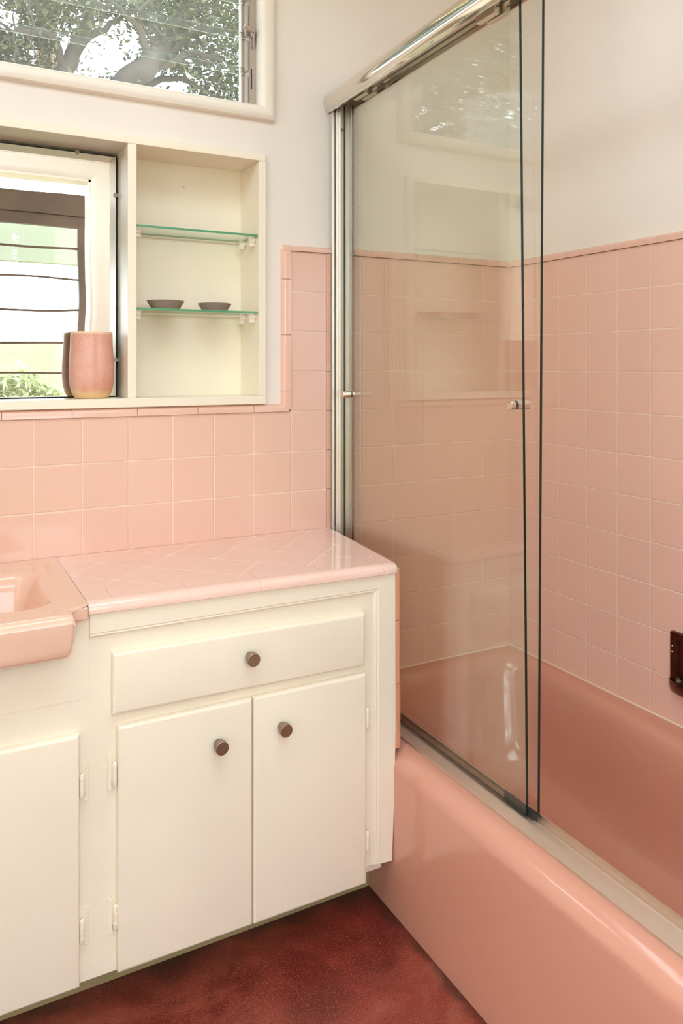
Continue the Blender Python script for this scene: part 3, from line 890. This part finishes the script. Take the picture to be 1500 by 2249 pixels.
struct(MB().box(-4, 3, -7.6, -7.4, -.2, 1.55).build('wall_garden', 'extw', smooth=False), 'pale garden wall beyond the brown glazed screen')

def at(px, py, Y):                                    # where a line of sight of the photograph meets the depth Y
    yaw, f = .4933, 1702.3
    dx = Vector((math.cos(yaw), -math.sin(yaw), 0)); dz = Vector((math.sin(yaw), math.cos(yaw), 0))
    v = dz + dx*((px-750)/f) + Vector((0, 0, 1))*((802.7-py)/f)
    return CAM + v*((Y-CAM.y)/v.y)
def limb(m, pts, r0, r1, seg=10):
    n = len(pts); m.tube(pts, [r0+(r1-r0)*i/(n-1) for i in range(n)], seg)
def spl(pts, k=5, jit=.03):
    out = []
    for i in range(len(pts)-1):
        a, b = Vector(pts[i]), Vector(pts[i+1])
        p0 = Vector(pts[i-1]) if i else a; p3 = Vector(pts[i+2]) if i+2 < len(pts) else b
        for j in range(k):
            t = j/k
            out.append(.5*((2*a)+(b-p0)*t+(2*p0-5*a+4*b-p3)*t*t+(3*a-p0-3*b+p3)*t**3) + Vector([random.uniform(-jit, jit) for _ in range(3)]))
    out.append(Vector(pts[-1])); return out
nail()
tr = thing('tree', 'spreading oak tree with dark twisting branches outside the high window', 'tree', (.1, 5, -.12))
m = MB()
base = Vector((.2, 5.4, -.12))
fork = at(255, 290, 5.2)
limb(m, spl([base, Vector((.15, 5.3, 1.6)), fork], 5, .02), .22, .15, 14)
main = spl([fork, at(262, 200, 5.1), at(318, 150, 5.0), at(352, 105, 5.0), at(380, 60, 5.1), at(440, -10, 5.2), at(520, -120, 5.3)], 5, .015)
limb(m, main, .125, .06, 12)
left = spl([fork, at(125, 205, 5.3), at(150, 145, 5.2), at(172, 90, 5.1), at(196, 30, 5.1), at(200, -80, 5.0)], 5, .015)
limb(m, left, .09, .04, 10)
tw = [(main[12], at(300, 60, 4.8), at(250, 10, 4.7)), (main[8], at(430, 120, 4.9), at(500, 150, 4.8)), (main[16], at(450, 70, 5.0), at(540, 60, 4.9)), (left[10], at(110, 80, 5.0), at(40, 60, 4.9)),
      (left[14], at(230, 60, 5.2), at(300, 20, 5.3)), (main[4], at(380, 170, 5.2), at(470, 215, 5.1)), (left[5], at(60, 150, 5.2), at(-30, 150, 5.1)), (main[10], at(400, 95, 5.0), at(480, 30, 5.2))]
twigs = []
for a, b, c in tw:
    s = spl([a, b, c], 5, .02); limb(m, s, .045, .012, 7); twigs.append(s)
for i in range(60):
    s = random.choice([main, left] + twigs*3); p = s[random.randrange(3, len(s))]
    q = p + Vector([random.uniform(-.5, .5), random.uniform(-.3, .3), random.uniform(-.35, .45)])
    t_ = spl([p, (p+q)/2+Vector((0, 0, .05)), q], 3, .02); limb(m, t_, .014, .004, 5); twigs.append(t_)
m.build('trunk', 'bark', tr, angle=60)
m = MB()
holes = [(at(150, 100, 5), .13), (at(235, 95, 5), .22), (at(205, 120, 5), .24), (at(150, 125, 5), .15), (at(290, 95, 5), .26), (at(255, 135, 5), .20), (at(235, 60, 5), .1), (at(340, 175, 5), .17), (at(385, 190, 5), .18), (at(190, 150, 5), .16), (at(75, 115, 5), .10), (at(20, 45, 5), .10)]
def ray_gap(p):
    # thin places in the crown, as round columns running back along y
    for h, r in holes:
        k = (5-CAM.y)/(p.y-CAM.y)
        q = CAM + (p-CAM)*k
        if random.random() < .97*sm(1.15-(q-h).length/r*(.80+.9*noise.noise(p*5))) : return True
    return False
cnt = 0
while cnt < 40000:
    s = random.choice(twigs) if random.random() < .35 else None
    if s: p = s[random.randrange(len(s))] + Vector([random.gauss(0, .20), abs(random.gauss(0, .45))-.04, random.gauss(0, .20)])
    else: p = Vector((random.uniform(-2.6, 2.6), random.uniform(5.25, 6.7), random.uniform(3.0, 6.6)))
    nn = noise.noise(p*1.6) + .55*noise.noise(p*4.5)
    if nn < -.06 and not (s and random.random() < .3): continue
    if ray_gap(p): continue
    leaf(m, p, random.uniform(.024, .042)); cnt += 1
m.build('foliage', 'leaf', tr, smooth=False)
t2 = thing('tree', 'slender pale-barked tree trunk left of the oak outside the high window', 'tree', (-.9, 7.4, -.12))
m = MB(); p0 = at(108, 200, 7.2)
limb(m, spl([Vector((p0.x-.05, 7.2, -.12)), Vector((p0.x, 7.2, 2)), p0, at(104, 60, 7.2), at(112, -60, 7.1)], 5, .02), .15, .10, 12)
m.build('trunk', 'bark2', t2, angle=60)
m = MB()
for i in range(9000):
    p = Vector((random.uniform(-3.2, .8), random.uniform(7.05, 8.4), random.uniform(4.2, 7.8)))
    if noise.noise(p*1.3+Vector((7, 0, 3))) < .05: continue
    leaf(m, p, random.uniform(.03, .05))
m.build('foliage', 'leaf', t2, smooth=False)
t3 = thing('tree', 'leafy tree crown reaching in from the far left outside the high window', 'tree', (-4.6, 5.6, -.12))
m = MB(); limb(m, spl([Vector((-4.6, 5.6, -.12)), Vector((-4.5, 5.6, 2)), Vector((-4.2, 5.5, 4)), Vector((-3.6, 5.4, 6))], 5, .03), .2, .08, 12)
m.build('trunk', 'bark', t3, angle=60)
m = MB(); cnt = 0
while cnt < 34000:
    p = Vector((random.uniform(-8.5, -2.8), random.uniform(4.4, 6.6), random.uniform(2.4, 7.4)))
    if noise.noise(p*1.5) + .5*noise.noise(p*4) < -.28: continue
    leaf(m, p, random.uniform(.07, .10)); cnt += 1
m.build('foliage', 'leaf', t3, smooth=False)

# ------------------------------------------------------------------ light
W = bpy.data.worlds.new('sky'); S.world = W; W.use_nodes = True
bg = W.node_tree.nodes['Background']; bg.inputs[0].default_value = (.88, 1.0, 1.14, 1); bg.inputs[1].default_value = 5.0
sun = bpy.data.lights.new('sun', 'SUN'); sun.energy = 3.0; sun.angle = .02; sun.color = (1, .93, .82)
so = bpy.data.objects.new('sun', sun); COL.objects.link(so)
so.rotation_euler = Vector((-.62, .05, -.8)).to_track_quat('-Z', 'Y').to_euler()
def portal(name, loc, rot, sx, sy):
    l = bpy.data.lights.new(name, 'AREA'); l.shape = 'RECTANGLE'; l.size = sx; l.size_y = sy; l.cycles.is_portal = True
    o = bpy.data.objects.new(name, l); o.location = loc; o.rotation_euler = rot; COL.objects.link(o)
portal('window_portal', (-1.546, .17, 2.22), (-PI/2, 0, 0), 1.41, .56)
portal('side_portal', (WX-.11, -1.225, 2.35), (0, -PI/2, 0), .46, 1.48)
portal('added_skylight_portal', (-1.275, -1.33, CEIL+.11), (0, 0, 0), 1.05, .78)
portal('door_portal', (-1.48, -2.28, 1.12), (PI/2, 0, 0), 1.27, 2.24)

# ------------------------------------------------------------------ camera
cam = bpy.data.cameras.new('camera'); co = bpy.data.objects.new('camera', cam); COL.objects.link(co)
co.location = CAM; co.rotation_euler = (PI/2, 0, -.4933)
cam.sensor_fit = 'VERTICAL'; cam.sensor_height = 36; cam.lens = 1702.3/2249*36
cam.shift_y = -(1124.5-802.7)/2249; cam.clip_start = .02; cam.clip_end = 200
S.camera = co
vs = S.view_settings; vs.view_transform = 'Standard'; vs.look = 'None'; vs.gamma = 1; vs.use_curve_mapping = False; vs.exposure = 0.71
S.cycles.max_bounces = 10; S.cycles.diffuse_bounces = 6; S.cycles.glossy_bounces = 5; S.cycles.use_adaptive_sampling = True; S.cycles.adaptive_threshold = .02; S.cycles.transparent_max_bounces = 16; S.cycles.transmission_bounces = 8
S.cycles.use_denoising = True; S.cycles.sample_clamp_indirect = 6; S.cycles.caustics_reflective = False; S.cycles.caustics_refractive = False
